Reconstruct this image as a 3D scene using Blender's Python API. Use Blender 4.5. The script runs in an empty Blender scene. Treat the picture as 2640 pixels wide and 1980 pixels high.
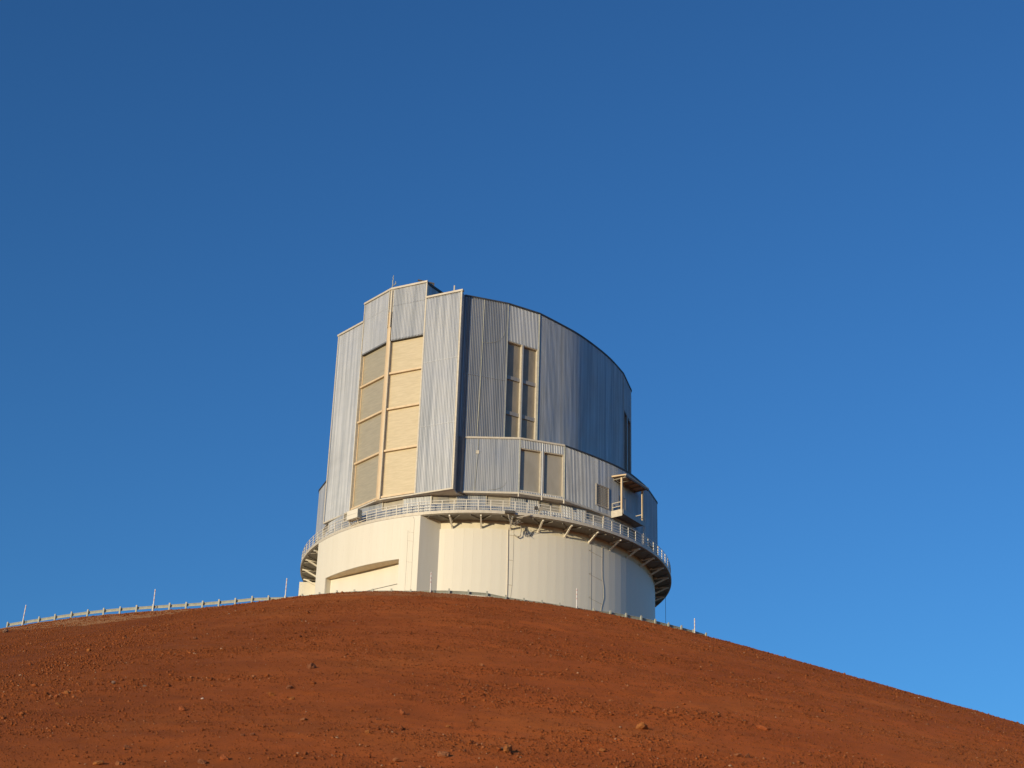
import bpy, math, random
import numpy as np
from mathutils import Matrix, Vector

random.seed(4)
RNG = np.random.default_rng(11)
SC = bpy.context.scene
COL = SC.collection

# ------------------------------------------------------------------ camera, sky, sun, exposure
cam_data = bpy.data.cameras.new('camera')
cam = bpy.data.objects.new('camera', cam_data)
COL.objects.link(cam)
cam_data.sensor_width = 36.0
cam_data.lens = 60.34
cam_data.clip_start = 0.5
cam_data.clip_end = 6000
_r = (0.99925745, -0.02618578, 0.02826412)
_u = (-0.03693276, -0.44194969, 0.89627922)
_b = (-0.01097845, -0.89665756, -0.44258863)
cam.matrix_world = Matrix(((_r[0], _u[0], _b[0], 0.0), (_r[1], _u[1], _b[1], -193.165), (_r[2], _u[2], _b[2], -58.166), (0, 0, 0, 1)))
SC.camera = cam

SUN_AZ = math.radians(-38.5)      # degrees to the left of the direction from the hill to the camera
SUN_EL = math.radians(6.5)
to_sun = Vector((math.sin(SUN_AZ) * math.cos(SUN_EL), -math.cos(SUN_AZ) * math.cos(SUN_EL), math.sin(SUN_EL)))
world = bpy.data.worlds.new('World')
SC.world = world
world.use_nodes = True
wn = world.node_tree
wn.nodes.clear()
w_out = wn.nodes.new('ShaderNodeOutputWorld')
w_bg = wn.nodes.new('ShaderNodeBackground')
w_sky = wn.nodes.new('ShaderNodeTexSky')
w_sky.sky_type = 'NISHITA'
w_sky.sun_disc = False
w_sky.sun_elevation = SUN_EL
w_sky.sun_rotation = math.atan2(to_sun.x, to_sun.y)
w_sky.altitude = 4100
w_sky.air_density = 2.0
w_sky.dust_density = 0.0
w_sky.ozone_density = 5.0
w_bg.inputs['Strength'].default_value = 0.137
w_gam = wn.nodes.new('ShaderNodeGamma')            # deeper, clearer blue of the thin high-altitude air
w_gam.inputs['Gamma'].default_value = 1.25
wn.links.new(w_sky.outputs[0], w_gam.inputs['Color'])
wn.links.new(w_gam.outputs[0], w_bg.inputs['Color'])
wn.links.new(w_bg.outputs[0], w_out.inputs['Surface'])

sun_data = bpy.data.lights.new('sun', 'SUN')
sun_data.energy = 3.3
sun_data.angle = math.radians(0.53)
sun_data.color = (1.0, 0.80, 0.50)
sun = bpy.data.objects.new('sun', sun_data)
COL.objects.link(sun)
sun.rotation_euler = to_sun.to_track_quat('Z', 'Y').to_euler()
sun.location = (-60, -80, 60)

SC.view_settings.view_transform = 'Standard'
SC.view_settings.look = 'None'
SC.view_settings.exposure = 0.3
SC.view_settings.gamma = 1.0
SC.view_settings.use_curve_mapping = False

# ------------------------------------------------------------------ helpers
def tag(o, label=None, cat=None, group=None, kind=None):
    if label: o['label'] = label
    if cat: o['category'] = cat
    if group: o['group'] = group
    if kind: o['kind'] = kind
    return o

def empty(name, loc=(0, 0, 0)):
    o = bpy.data.objects.new(name, None)
    o.location = loc
    COL.objects.link(o)
    return o

class MB:
    """collects faces; build() links them as one mesh object"""
    def __init__(s):
        s.v = []; s.f = []
    def add(s, vs, fs):
        n = len(s.v)
        s.v += [tuple(v) for v in vs]
        s.f += [tuple(i + n for i in f) for f in fs]
        return s
    def quad(s, a, b, c, d):
        return s.add([a, b, c, d], [(0, 1, 2, 3)])
    def hexa(s, p):
        # p: 8 points, bottom ring 0-3 then top ring 4-7, counter-clockwise from above
        return s.add(p, [(3, 2, 1, 0), (4, 5, 6, 7), (0, 1, 5, 4), (1, 2, 6, 5), (2, 3, 7, 6), (3, 0, 4, 7)])
    def box(s, c, d):
        x, y, z = c; a, b, h = d[0] / 2, d[1] / 2, d[2] / 2
        return s.hexa([(x-a, y-b, z-h), (x+a, y-b, z-h), (x+a, y+b, z-h), (x-a, y+b, z-h), (x-a, y-b, z+h), (x+a, y-b, z+h), (x+a, y+b, z+h), (x-a, y+b, z+h)])
    def prism(s, poly, z0, z1):
        n = len(poly)
        vs = [(x, y, z0) for x, y in poly] + [(x, y, z1) for x, y in poly]
        fs = [tuple(range(n - 1, -1, -1)), tuple(range(n, 2 * n))]
        fs += [(i, (i + 1) % n, (i + 1) % n + n, i + n) for i in range(n)]
        return s.add(vs, fs)
    def tube(s, pts, r, n=6, cap=True):
        pts = [Vector(p) for p in pts]
        rings = []
        for i, p in enumerate(pts):
            t = (pts[min(i + 1, len(pts) - 1)] - pts[max(i - 1, 0)]).normalized()
            up = Vector((0, 0, 1)) if abs(t.z) < 0.9 else Vector((1, 0, 0))
            a = t.cross(up).normalized(); b = a.cross(t)
            rr = r[i] if isinstance(r, (list, tuple)) else r
            rings.append([p + a * math.cos(2 * math.pi * k / n) * rr + b * math.sin(2 * math.pi * k / n) * rr for k in range(n)])
        vs = [v for ring in rings for v in ring]
        fs = []
        for i in range(len(rings) - 1):
            for k in range(n):
                k2 = (k + 1) % n
                fs.append((i * n + k, i * n + k2, (i + 1) * n + k2, (i + 1) * n + k))
        if cap:
            fs.append(tuple(range(n - 1, -1, -1)))
            fs.append(tuple((len(rings) - 1) * n + k for k in range(n)))
        return s.add(vs, fs)
    def mesh(s, name, mat, smooth=False):
        m = bpy.data.meshes.new(name)
        m.from_pydata(s.v, [], s.f)
        if mat: m.materials.append(mat)
        if smooth:
            for p in m.polygons: p.use_smooth = True
        m.update()
        return m
    def build(s, name, mat, parent=None, smooth=False, loc=None):
        o = bpy.data.objects.new(name, s.mesh(name, mat, smooth))
        COL.objects.link(o)
        if parent: o.parent = parent
        if loc: o.location = loc
        return o

def link_copy(name, mesh, parent=None, loc=(0, 0, 0), rot=(0, 0, 0)):
    o = bpy.data.objects.new(name, mesh)
    COL.objects.link(o)
    if parent: o.parent = parent
    o.location = loc; o.rotation_euler = rot
    return o

class Facet:
    """a vertical plane over the plan line A-B; u metres along it, off metres outward"""
    def __init__(s, A, B):
        s.A = Vector((A[0], A[1])); s.B = Vector((B[0], B[1]))
        d = s.B - s.A
        s.L = d.length; s.d = d / s.L; s.o = Vector((s.d.y, -s.d.x))
    def p(s, u, off, z):
        q = s.A + s.d * u + s.o * off
        return (q.x, q.y, z)
    def box(s, mb, u0, u1, o0, o1, z0, z1):
        P = s.p
        return mb.hexa([P(u0, o1, z0), P(u1, o1, z0), P(u1, o0, z0), P(u0, o0, z0), P(u0, o1, z1), P(u1, o1, z1), P(u1, o0, z1), P(u0, o0, z1)])
    def corr(s, mb, u0, u1, z0, z1, pitch=0.19, depth=0.045):
        """trapezoidal corrugated sheet between u0 and u1, ribs proud of the plane"""
        n = max(1, round((u1 - u0) / pitch)); w = (u1 - u0) / n
        prof = []
        for i in range(n):
            b = u0 + i * w
            prof += [(b, 0), (b + .27 * w, 0), (b + .5 * w, depth), (b + .77 * w, depth)]
        prof.append((u1, 0))
        vs = []
        for u, o in prof:
            vs += [s.p(u, o, z0), s.p(u, o, z1)]
        fs = [(2 * i, 2 * i + 2, 2 * i + 3, 2 * i + 1) for i in range(len(prof) - 1)]
        mb.add(vs, fs)

# ------------------------------------------------------------------ materials
def new_mat(name):
    m = bpy.data.materials.new(name); m.use_nodes = True
    nt = m.node_tree
    return m, nt, nt.nodes['Principled BSDF'], nt.links

def noise(nt, scale, detail=4, rough=0.55, coords='Object', stretch=(1, 1, 1)):
    tc = nt.nodes.new('ShaderNodeTexCoord'); mp = nt.nodes.new('ShaderNodeMapping'); n = nt.nodes.new('ShaderNodeTexNoise')
    mp.inputs['Scale'].default_value = stretch
    n.inputs['Scale'].default_value = scale; n.inputs['Detail'].default_value = detail; n.inputs['Roughness'].default_value = rough
    nt.links.new(tc.outputs[coords], mp.inputs['Vector']); nt.links.new(mp.outputs[0], n.inputs['Vector'])
    return n

def ramp(nt, src, stops):
    r = nt.nodes.new('ShaderNodeValToRGB')
    el = r.color_ramp.elements
    while len(el) < len(stops): el.new(0.5)
    for e, (p, c) in zip(el, stops):
        e.position = p; e.color = (*c, 1) if len(c) == 3 else c
    nt.links.new(src, r.inputs['Fac'])
    return r

def mixc(nt, a, b, fac, mode='MIX'):
    m = nt.nodes.new('ShaderNodeMix'); m.data_type = 'RGBA'; m.blend_type = mode
    for sock, v in ((m.inputs[0], fac), (m.inputs[6], a), (m.inputs[7], b)):
        if hasattr(v, 'links'): nt.links.new(v, sock)
        elif isinstance(v, (int, float)): sock.default_value = v
        else: sock.default_value = (*v, 1)
    return m.outputs[2]

def surf(name, c1, c2, scale=2.0, rough=0.5, metal=0.0, stretch=(1, 1, 1), bump=0.0, spread=(0.35, 0.7), spec=None, detail=4, coords='Object'):
    m, nt, bs, lk = new_mat(name)
    n = noise(nt, scale, detail, 0.6, coords, stretch)
    r = ramp(nt, n.outputs['Fac'], [(spread[0], c1), (spread[1], c2)])
    lk.new(r.outputs[0], bs.inputs['Base Color'])
    bs.inputs['Roughness'].default_value = rough
    bs.inputs['Metallic'].default_value = metal
    if spec is not None: bs.inputs['Specular IOR Level'].default_value = spec
    if bump:
        b = nt.nodes.new('ShaderNodeBump'); b.inputs['Strength'].default_value = bump; b.inputs['Distance'].default_value = 0.05
        lk.new(n.outputs['Fac'], b.inputs['Height']); lk.new(b.outputs[0], bs.inputs['Normal'])
    return m

M = {}
M['white'] = surf('white_wall_paint', (.675, .65, .575), (.72, .70, .63), 0.6, .55, 0, (1.5, 1.5, .14), spread=(.30, .66), detail=7)
M['white2'] = surf('white_band_paint', (.66, .62, .50), (.72, .68, .56), 0.8, .55, 0, (1, 1, .3))
M['clad'] = surf('aluminium_cladding', (.285, .31, .35), (.445, .465, .50), 1.5, .48, .58, (1.6, 1.6, .045), spread=(.36, .64), detail=8)
_nt = M['clad'].node_tree; _bs = _nt.nodes['Principled BSDF']
_n2 = noise(_nt, .35, 6, .7, 'Object', (1, 1, .6))
_r2 = ramp(_nt, _n2.outputs['Fac'], [(.35, (.42, .42, .42)), (.68, (.58, .58, .58))])      # uneven sheen of weathered sheets
_nt.links.new(_r2.outputs[0], _bs.inputs['Roughness'])
M['trim'] = surf('cream_flashing', (.50, .465, .40), (.62, .58, .50), 3.0, .5, .05)
M['edge'] = surf('dark_roof_edge', (.045, .047, .05), (.08, .08, .085), 3.0, .5, .2)
M['screen'] = surf('tan_shutter_panel', (.44, .38, .265), (.53, .46, .33), 1.6, .5, .2, (.5, .5, 4.5), spread=(.35, .68), detail=7)
M['screen2'] = surf('reflection_grey_shutter_panel', (.36, .335, .265), (.44, .405, .32), 1.6, .5, .2, (.5, .5, 4.5), spread=(.35, .68), detail=7)  # greyer copy for the left screens, their reflection put into the colour
M['column'] = surf('tan_column_paint', (.60, .46, .30), (.70, .57, .39), 2.0, .5, .05, (1, 1, .2))
M['vent'] = surf('grey_vent_panel', (.30, .29, .28), (.38, .36, .34), 1.2, .42, .35, (1, 1, .3))
M['ventpan'] = surf('tan_grey_panel', (.32, .30, .26), (.39, .365, .32), 1.2, .45, .2, (1, 1, .3))
M['pane'] = surf('brown_grey_pane', (.24, .215, .175), (.33, .29, .23), 1.0, .35, .15, (1, 1, .4))
M['soffit'] = surf('cream_soffit', (.55, .50, .42), (.64, .58, .49), 2.0, .6)
M['bright'] = surf('cream_underside', (.74, .68, .56), (.80, .74, .62), 2.0, .6)
M['deck'] = surf('grey_deck_steel', (.17, .16, .14), (.23, .215, .19), 2.0, .6)
M['rail'] = surf('pale_rail_paint', (.70, .67, .60), (.78, .75, .68), 4.0, .5)
M['steel'] = surf('galvanised_steel', (.33, .35, .32), (.45, .46, .41), 3.0, .6, .0)
M['cable'] = surf('dark_cable', (.06, .055, .05), (.10, .09, .08), 5.0, .6)
M['pipe'] = surf('grey_conduit', (.30, .28, .24), (.40, .37, .32), 5.0, .5)
M['door'] = surf('grey_door', (.20, .21, .22), (.26, .27, .28), 2.0, .5, .2)
M['roof'] = surf('roof_sheet', (.35, .36, .37), (.42, .43, .44), 1.0, .5, .3)
M['core'] = surf('inner_wall', (.20, .20, .20), (.25, .25, .25), 1.0, .7)
M['pole'] = surf('white_pole', (.72, .70, .70), (.80, .78, .78), 5.0, .45)
M['band'] = surf('faded_red_tape', (.58, .40, .38), (.66, .48, .45), 5.0, .45)

def soil_material():
    m, nt, bs, lk = new_mat('red_cinder_soil')
    big = noise(nt, 0.07, 5, .6)
    mid = noise(nt, 0.55, 6, .65)
    fine = noise(nt, 11.0, 5, .7)
    c = ramp(nt, big.outputs['Fac'], [(.33, (.41, .098, .022)), (.52, (.49, .121, .026)), (.70, (.50, .136, .030))])
    patch = noise(nt, 0.16, 6, .62, 'Object', (.6, 1.3, 1.0))
    pr = ramp(nt, patch.outputs['Fac'], [(.40, (1, 1, 1)), (.62, (.70, .72, .74))])
    base = mixc(nt, c.outputs[0], pr.outputs[0], .5, 'MULTIPLY')
    d = ramp(nt, mid.outputs['Fac'], [(.30, (.74, .76, .80)), (.62, (1.06, 1.04, 1.0))])
    col = mixc(nt, base, d.outputs[0], .55, 'MULTIPLY')
    e = ramp(nt, fine.outputs['Fac'], [(.30, (.62, .60, .60)), (.50, (1, 1, 1)), (.72, (1.28, 1.24, 1.18))])
    col = mixc(nt, col, e.outputs[0], .8, 'MULTIPLY')
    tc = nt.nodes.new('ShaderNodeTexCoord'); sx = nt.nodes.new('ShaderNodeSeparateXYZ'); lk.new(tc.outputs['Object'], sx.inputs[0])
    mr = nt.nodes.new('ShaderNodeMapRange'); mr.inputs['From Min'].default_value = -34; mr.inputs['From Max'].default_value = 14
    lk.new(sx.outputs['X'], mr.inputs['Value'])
    slope_shade = ramp(nt, mr.outputs[0], [(0.0, (.58, .66, .78)), (.32, (.78, .83, .90)), (.68, (1.0, .99, .98)), (1.0, (1.12, 1.10, 1.04))])   # left slope's shade painted into the soil: darker, browner left, brighter right
    col = mixc(nt, col, slope_shade.outputs[0], 1.0, 'MULTIPLY')
    at = nt.nodes.new('ShaderNodeAttribute'); at.attribute_name = 'shoulder'
    col = mixc(nt, col, (.44, .225, .10), at.outputs['Fac'])
    lk.new(col, bs.inputs['Base Color'])
    bs.inputs['Roughness'].default_value = 0.95
    bs.inputs['Specular IOR Level'].default_value = 0.12
    b = nt.nodes.new('ShaderNodeBump'); b.inputs['Strength'].default_value = .8; b.inputs['Distance'].default_value = .06
    lk.new(fine.outputs['Fac'], b.inputs['Height']); lk.new(b.outputs[0], bs.inputs['Normal'])
    return m
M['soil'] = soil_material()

def stone_material():
    m, nt, bs, lk = new_mat('loose_cinder')
    at = nt.nodes.new('ShaderNodeAttribute'); at.attribute_name = 'shade'
    c = ramp(nt, at.outputs['Fac'], [(0.0, (.13, .038, .015)), (.45, (.235, .068, .020)), (.85, (.30, .095, .030)), (1.0, (.40, .24, .15))])
    lk.new(c.outputs[0], bs.inputs['Base Color'])
    bs.inputs['Roughness'].default_value = .92
    bs.inputs['Specular IOR Level'].default_value = .15
    return m
M['stone'] = stone_material()
ROCKM = {
    'brown': surf('brown_rock', (.17, .065, .035), (.27, .105, .05), 5.0, .9, bump=.6, spec=.15),
    'ochre': surf('ochre_rock', (.27, .098, .032), (.36, .14, .045), 5.0, .9, bump=.6, spec=.15),
    'orange': surf('orange_rock', (.28, .083, .030), (.36, .11, .04), 5.0, .9, bump=.6, spec=.15),
    'tan': surf('tan_rock', (.25, .095, .042), (.32, .13, .058), 5.0, .9, bump=.6, spec=.15),
    'grey': surf('grey_rock', (.22, .135, .10), (.30, .19, .14), 5.0, .9, bump=.6, spec=.15),
    'white': surf('pale_stone', (.42, .31, .25), (.52, .41, .34), 5.0, .9, bump=.4, spec=.15),
}

# ------------------------------------------------------------------ the hill
EDGE = np.array([(-140.0, 30.0), (-80.0, 4.0), (-51.19, -9.84), (-47.33, -11.98), (-43.48, -14.04), (-39.75, -15.73), (-36.13, -17.0), (-32.54, -18.09), (-28.99, -19.17), (-25.47, -20.41), (-21.93, -21.94), (-18.37, -23.65), (-14.81, -25.14), (-11.17, -26.13), (-7.41, -26.55), (-3.6, -26.36), (0.17, -25.73), (3.88, -24.82), (7.5, -23.73), (11.04, -22.39), (14.47, -20.72), (17.62, -18.87), (20.53, -17.0), (24.0, -14.5), (27.0, -9.0), (28.5, -2.0), (28.0, 6.0), (25.0, 13.0), (18.0, 22.0), (0.0, 60.0), (-140.0, 80.0)])
RAIL = [(-52.59, -10.11), (-50.61, -11.21), (-48.63, -12.31), (-46.64, -13.39), (-44.67, -14.42), (-42.73, -15.35), (-40.84, -16.16), (-38.97, -16.85), (-37.12, -17.46), (-35.27, -18.04), (-33.43, -18.59), (-31.6, -19.13), (-29.79, -19.69), (-27.98, -20.3), (-26.17, -20.96), (-24.35, -21.71), (-22.53, -22.54), (-20.7, -23.41), (-18.87, -24.29), (-17.04, -25.12), (-15.21, -25.83), (-13.36, -26.41), (-11.48, -26.85), (-9.56, -27.14), (-7.61, -27.27), (-5.66, -27.25), (-3.7, -27.09), (-1.75, -26.81), (0.18, -26.44), (2.09, -26.0), (3.98, -25.5), (5.85, -24.96), (7.7, -24.38), (9.53, -23.73), (11.34, -23.0), (13.13, -22.18), (14.86, -21.29), (16.52, -20.34), (18.1, -19.38), (19.62, -18.42), (21.1, -17.47), (22.55, -16.5), (24.0, -15.4)]
TAN = math.tan(math.radians(24.0)); LIP = 1.5; FOOT = -59.9

def edge_dist(P):
    best = np.full(len(P), 1e9); inside = np.zeros(len(P), bool)
    for a, b in zip(EDGE[:-1], EDGE[1:]):
        ab = b - a
        u = np.clip(((P - a) @ ab) / (ab @ ab), 0, 1)
        q = P - a - u[:, None] * ab
        best = np.minimum(best, np.hypot(q[:, 0], q[:, 1]))
    for (x1, y1), (x2, y2) in zip(EDGE, np.roll(EDGE, -1, 0)):
        c = ((y1 > P[:, 1]) != (y2 > P[:, 1])) & (P[:, 0] < (x2 - x1) * (P[:, 1] - y1) / (y2 - y1 + 1e-12) + x1)
        inside ^= c
    return np.where(inside, -best, best)

_tab = RNG.random((256, 256))
def vnoise(x, y):
    xi = np.floor(x).astype(int); yi = np.floor(y).astype(int)
    fx = x - xi; fy = y - yi
    fx = fx * fx * (3 - 2 * fx); fy = fy * fy * (3 - 2 * fy)
    g = lambda i, j: _tab[i % 256, j % 256]
    return (g(xi, yi) * (1 - fx) + g(xi + 1, yi) * fx) * (1 - fy) + (g(xi, yi + 1) * (1 - fx) + g(xi + 1, yi + 1) * fx) * fy - .5

def ground(P):
    P = np.atleast_2d(np.asarray(P, float))
    d = edge_dist(P)
    z = -.2 - TAN * (np.sqrt(np.maximum(d, 0) ** 2 + LIP ** 2) - LIP)
    k = 6.0
    h = np.clip(.5 + .5 * (z - FOOT) / k, 0, 1)
    z = FOOT * (1 - h) + z * h + k * h * (1 - h) * .5
    x, y = P[:, 0], P[:, 1]
    w = np.clip((d - .5) / 6, 0, 1)
    w2 = np.clip((d + .2) / 1.5, 0, 1)
    n = .55 * vnoise(x / 9 + 31, y / 5 + 7) + .28 * vnoise(x / 3.3 + 11, y / 2.1 + 3)
    n2 = .16 * vnoise(x / 1.1 + 5, y / .9 + 8) + .08 * vnoise(x / .5, y / .45)
    return z + n * w * .26 + n2 * w2 * .65, d

def axis(lo, hi, step, far):
    inner = np.arange(lo, hi + step / 2, step)
    out = []; s = step; v = lo
    while v > -far: s *= 1.35; v -= s; out.append(v)
    out2 = []; s = step; v = hi
    while v < far: s *= 1.35; v += s; out2.append(v)
    return np.concatenate([out[::-1], inner, out2])

gx = axis(-66, 66, .4, 3000); gy = axis(-124, 4, .4, 3000)
X, Y = np.meshgrid(gx, gy)
P = np.c_[X.ravel(), Y.ravel()]
Z, D = ground(P)
nx, ny = len(gx), len(gy)
idx = np.arange(nx * ny).reshape(ny, nx)
quads = np.stack([idx[:-1, :-1], idx[:-1, 1:], idx[1:, 1:], idx[1:, :-1]], -1).reshape(-1, 4)

def np_mesh(name, verts, faces):
    m = bpy.data.meshes.new(name)
    k = faces.shape[1]
    m.vertices.add(len(verts)); m.vertices.foreach_set('co', np.ascontiguousarray(verts, dtype=np.float32).ravel())
    m.loops.add(faces.size); m.loops.foreach_set('vertex_index', np.ascontiguousarray(faces, dtype=np.int32).ravel())
    m.polygons.add(len(faces)); m.polygons.foreach_set('loop_start', np.arange(0, faces.size, k, dtype=np.int32))
    m.polygons.foreach_set('loop_total', np.full(len(faces), k, dtype=np.int32))
    m.update(calc_edges=True)
    return m

hm = np_mesh('cinder_hill', np.c_[P, Z], quads)
hm.polygons.foreach_set('use_smooth', np.ones(len(quads), bool))
# pale graded gravel lies along the road edge on the left, and thinly in front of the building
wid = np.interp(P[:, 0], [-90, -54, -43, -35.5, -30, -26, -20, -14, -8, -2, 3, 8, 40], [12, 15, 19, 15, 9, 4.0, 3.0, 6.5, 9.5, 7.5, 4.2, 3.0, 3.0])
wid = wid + 1.8 * vnoise(P[:, 0] / 3.2, P[:, 1] / 1.8) + 1.0 * vnoise(P[:, 0] / .8, P[:, 1] / .6)
sh = np.clip((wid - D) / .8, 0, 1) * np.interp(P[:, 0], [-30, -20], [.9, .42])
sh = np.maximum(sh, np.clip(-D / .6, 0, 1))
at = hm.attributes.new('shoulder', 'FLOAT', 'POINT'); at.data.foreach_set('value', sh.astype(np.float32))
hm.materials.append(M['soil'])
hill = bpy.data.objects.new('cinder_hill', hm); COL.objects.link(hill)
tag(hill, 'red-brown cinder slope rising to the observatory', 'hill', kind='structure')

def gz(x, y):
    return float(ground([(x, y)])[0][0])

# ------------------------------------------------------------------ the observatory
obs = empty('observatory_building')
tag(obs, 'large drum-shaped telescope observatory with silver corrugated upper enclosure on white round base', 'observatory')
ZD = 11.0                                   # walkway level above the pad
R_DRUM, R_RING, R_NECK = 20.0, 21.95, 20.1
PI = math.pi

def az(a, R, z):
    a = math.radians(a)
    return (R * math.sin(a), -R * math.cos(a), z)

def arc_wall(mb, R0, R1, a0, a1, z0, z1, n):
    for i in range(n):
        b0 = a0 + (a1 - a0) * i / n; b1 = a0 + (a1 - a0) * (i + 1) / n
        mb.hexa([az(b0, R1, z0), az(b1, R1, z0), az(b1, R0, z0), az(b0, R0, z0), az(b0, R1, z1), az(b1, R1, z1), az(b1, R0, z1), az(b0, R0, z1)])

def ring_mesh(mb, R0, R1, z0, z1, n):
    vs = []
    for i in range(n):
        a = 360 * i / n
        vs += [az(a, R1, z0), az(a, R0, z0), az(a, R0, z1), az(a, R1, z1)]
    fs = []
    for i in range(n):
        j = (i + 1) % n
        for k in range(4):
            k2 = (k + 1) % 4
            fs.append((4 * i + k, 4 * i + k2, 4 * j + k2, 4 * j + k))
    mb.add(vs, [f[::-1] for f in fs])

# --- white drum: a core, a top band and flat vertical wall panels
mb = MB(); ring_mesh(mb, 17.0, 19.9, -1.0, 10.8, 123)
drum = mb.build('lower_drum', M['white2'], obs)
NP = 123
da = 360 / NP
half = R_DRUM * math.tan(math.radians(da / 2)) - .002
def wall_panel_mesh(name, w, z0, z1, R, th=.09):
    mb = MB()
    mb.hexa([(-w, -R, z0), (w, -R, z0), (w, -R + th, z0), (-w, -R + th, z0), (-w, -R, z1), (w, -R, z1), (w, -R + th, z1), (-w, -R + th, z1)])
    return mb.mesh(name, M['white'])
pm = wall_panel_mesh('wall_panel', half, -1.0, 9.8, R_DRUM)
for i in range(NP):
    a = i * da
    s = (a + 180) % 360 - 180
    if -58 < s < -17: continue
    link_copy('wall_panel', pm, drum, rot=(0, 0, math.radians(a)))

# --- entrance bay standing out to the walkway's edge
BAY0, BAY1 = -60.0, -19.4
bay_core = MB()
arc_wall(bay_core, 19.0, 21.80, BAY0, -54.5, -1.0, 10.78, 4)
arc_wall(bay_core, 19.0, 21.80, -25.0, BAY1, -1.0, 10.78, 4)
arc_wall(bay_core, 19.0, 21.80, -54.5, -25.0, 6.2, 10.78, 16)
bay = bay_core.build('entrance_bay', M['white'], obs)
DOOR0, DOOR1, DOORZ = -53.9, -25.3, 6.02
def bay_panel(a0, a1, z0, z1):
    mb = MB(); arc_wall(mb, 21.80, 21.95, a0 + .005, a1 - .005, z0, z1, 2)
    mb.build('wall_panel', M['white'], bay)
edges_a = [BAY0, -56.95, DOOR0] + [DOOR0 + (DOOR1 - DOOR0) * k / 11 for k in range(1, 12)] + [-22.35, BAY1]
for a0, a1 in zip(edges_a[:-1], edges_a[1:]):
    inside = a0 >= DOOR0 - .01 and a1 <= DOOR1 + .01
    bay_panel(a0, a1, DOORZ if inside else -1.0, 10.80)
# side wall of the bay, facing right
fs = Facet(az(BAY1, 21.95, 0)[:2], (-5.1, -19.25))
mb = MB(); fs.box(mb, .003, fs.L, -.25, 0, -1.0, 10.78); mb.build('side_wall', M['white'], bay)
fl = Facet(az(BAY0, 19.5, 0)[:2], az(BAY0, 21.95, 0)[:2])
mb = MB(); fl.box(mb, 0, fl.L - .003, -.25, 0.0, -1.0, 10.78); mb.build('side_wall', M['white'], bay)
# flat roller door: set back at its left end, flush at its right end
dl = Vector(az(DOOR0, 21.25, 0)[:2]); dr = Vector(az(DOOR1 + .2, 20.9, 0)[:2])
fd = Facet(dl, dr)
mb = MB()
fd.box(mb, 0, fd.L, -.1, 0, 3.72, DOORZ + .4)
door = mb.build('roller_door', M['white'], bay)
mb = MB(); fd.box(mb, 0, fd.L, -.1, .14, -.8, 3.58); mb.build('door_leaf', M['white'], door)
mb = MB()
a_l = az(DOOR0, 21.79, 0); a_l2 = az(DOOR0, 19.9, 0)
fj = Facet(a_l[:2], a_l2[:2])
fj.box(mb, 0, fj.L, -.25, -.02, -.8, DOORZ + .3); mb.build('door_jamb', M['white2'], bay)
# soffit of the door recess
mb = MB()
n = 14
for i in range(n):
    a0 = DOOR0 + (DOOR1 - DOOR0) * i / n; a1 = DOOR0 + (DOOR1 - DOOR0) * (i + 1) / n
    mb.hexa([az(a0, 21.79, DOORZ), az(a1, 21.79, DOORZ), az(a1, 19.6, DOORZ), az(a0, 19.6, DOORZ), az(a0, 21.79, DOORZ + .17), az(a1, 21.79, DOORZ + .17), az(a1, 19.6, DOORZ + .17), az(a0, 19.6, DOORZ + .17)])
mb.build('lintel_soffit', M['column'], bay)  # white soffit coloured tan to stand in for warm bounce light
# stair tower at the left rear
mb = MB(); mb.prism([(-22.15, 1.0), (-16, 1.0), (-16, 9), (-22.15, 9)], -1, 10.4)
mb.build('stair_tower', M['white'], obs)

# --- walkway
mb = MB(); ring_mesh(mb, 19.3, R_RING, ZD - .17, ZD + .17, 160)
walk = mb.build('walkway', M['trim'], obs)
mb = MB(); ring_mesh(mb, 19.95, 21.80, ZD - .26, ZD - .175, 160); mb.build('underside', M['deck'], walk)
br = MB()
def strut(mb, p, q, w=.13, h=.16):
    p = Vector(p); q = Vector(q); t = (q - p).normalized()
    sx = Vector((1, 0, 0)) if abs(t.x) < .8 else Vector((0, 1, 0))
    a = t.cross(sx).normalized(); b = t.cross(a).normalized()
    vs = []
    for c in (p, q):
        for i, j in ((-1, -1), (1, -1), (1, 1), (-1, 1)):
            vs.append(c + a * (h / 2 * i) + b * (w / 2 * j))
    mb.add(vs, [(0, 1, 2, 3), (7, 6, 5, 4), (0, 4, 5, 1), (1, 5, 6, 2), (2, 6, 7, 3), (3, 7, 4, 0)])
strut(br, (0, -19.98, ZD - 1.12), (0, -21.6, ZD - .30), .16, .16)
strut(br, (0, -20.0, ZD - .36), (0, -21.7, ZD - .36), .14, .18)
br.box((0, -20.02, ZD - 1.05), (.22, .12, .34))
br_m = br.mesh('bracket', M['rail'])
bb = MB()
strut(bb, (0, -20.35, ZD - .34), (1.15, -21.65, ZD - .34), .09, .1)
strut(bb, (0, -20.35, ZD - .34), (-1.15, -21.65, ZD - .34), .09, .1)
bb_m = bb.mesh('deck_brace', M['deck'])
for i in range(40):
    a = -2.1 + 9 * i
    s = (a + 180) % 360 - 180
    if -58.5 < s < -20.5: continue
    link_copy('bracket', br_m, walk, rot=(0, 0, math.radians(a)))
    link_copy('deck_brace', bb_m, walk, rot=(0, 0, math.radians(a)))
post = MB(); post.box((0, -21.86, ZD + .77), (.075, .075, 1.2))
post_m = post.mesh('railing_post', M['rail'])
for i in range(104):
    link_copy('railing_post', post_m, walk, rot=(0, 0, 2 * PI * i / 104 + .01))
for h in (1.36, 1.02, .70, .40):
    mb = MB(); ring_mesh(mb, 21.835, 21.885, ZD + h - .025, ZD + h + .025, 208)
    mb.build('rail', M['rail'], walk)

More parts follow.
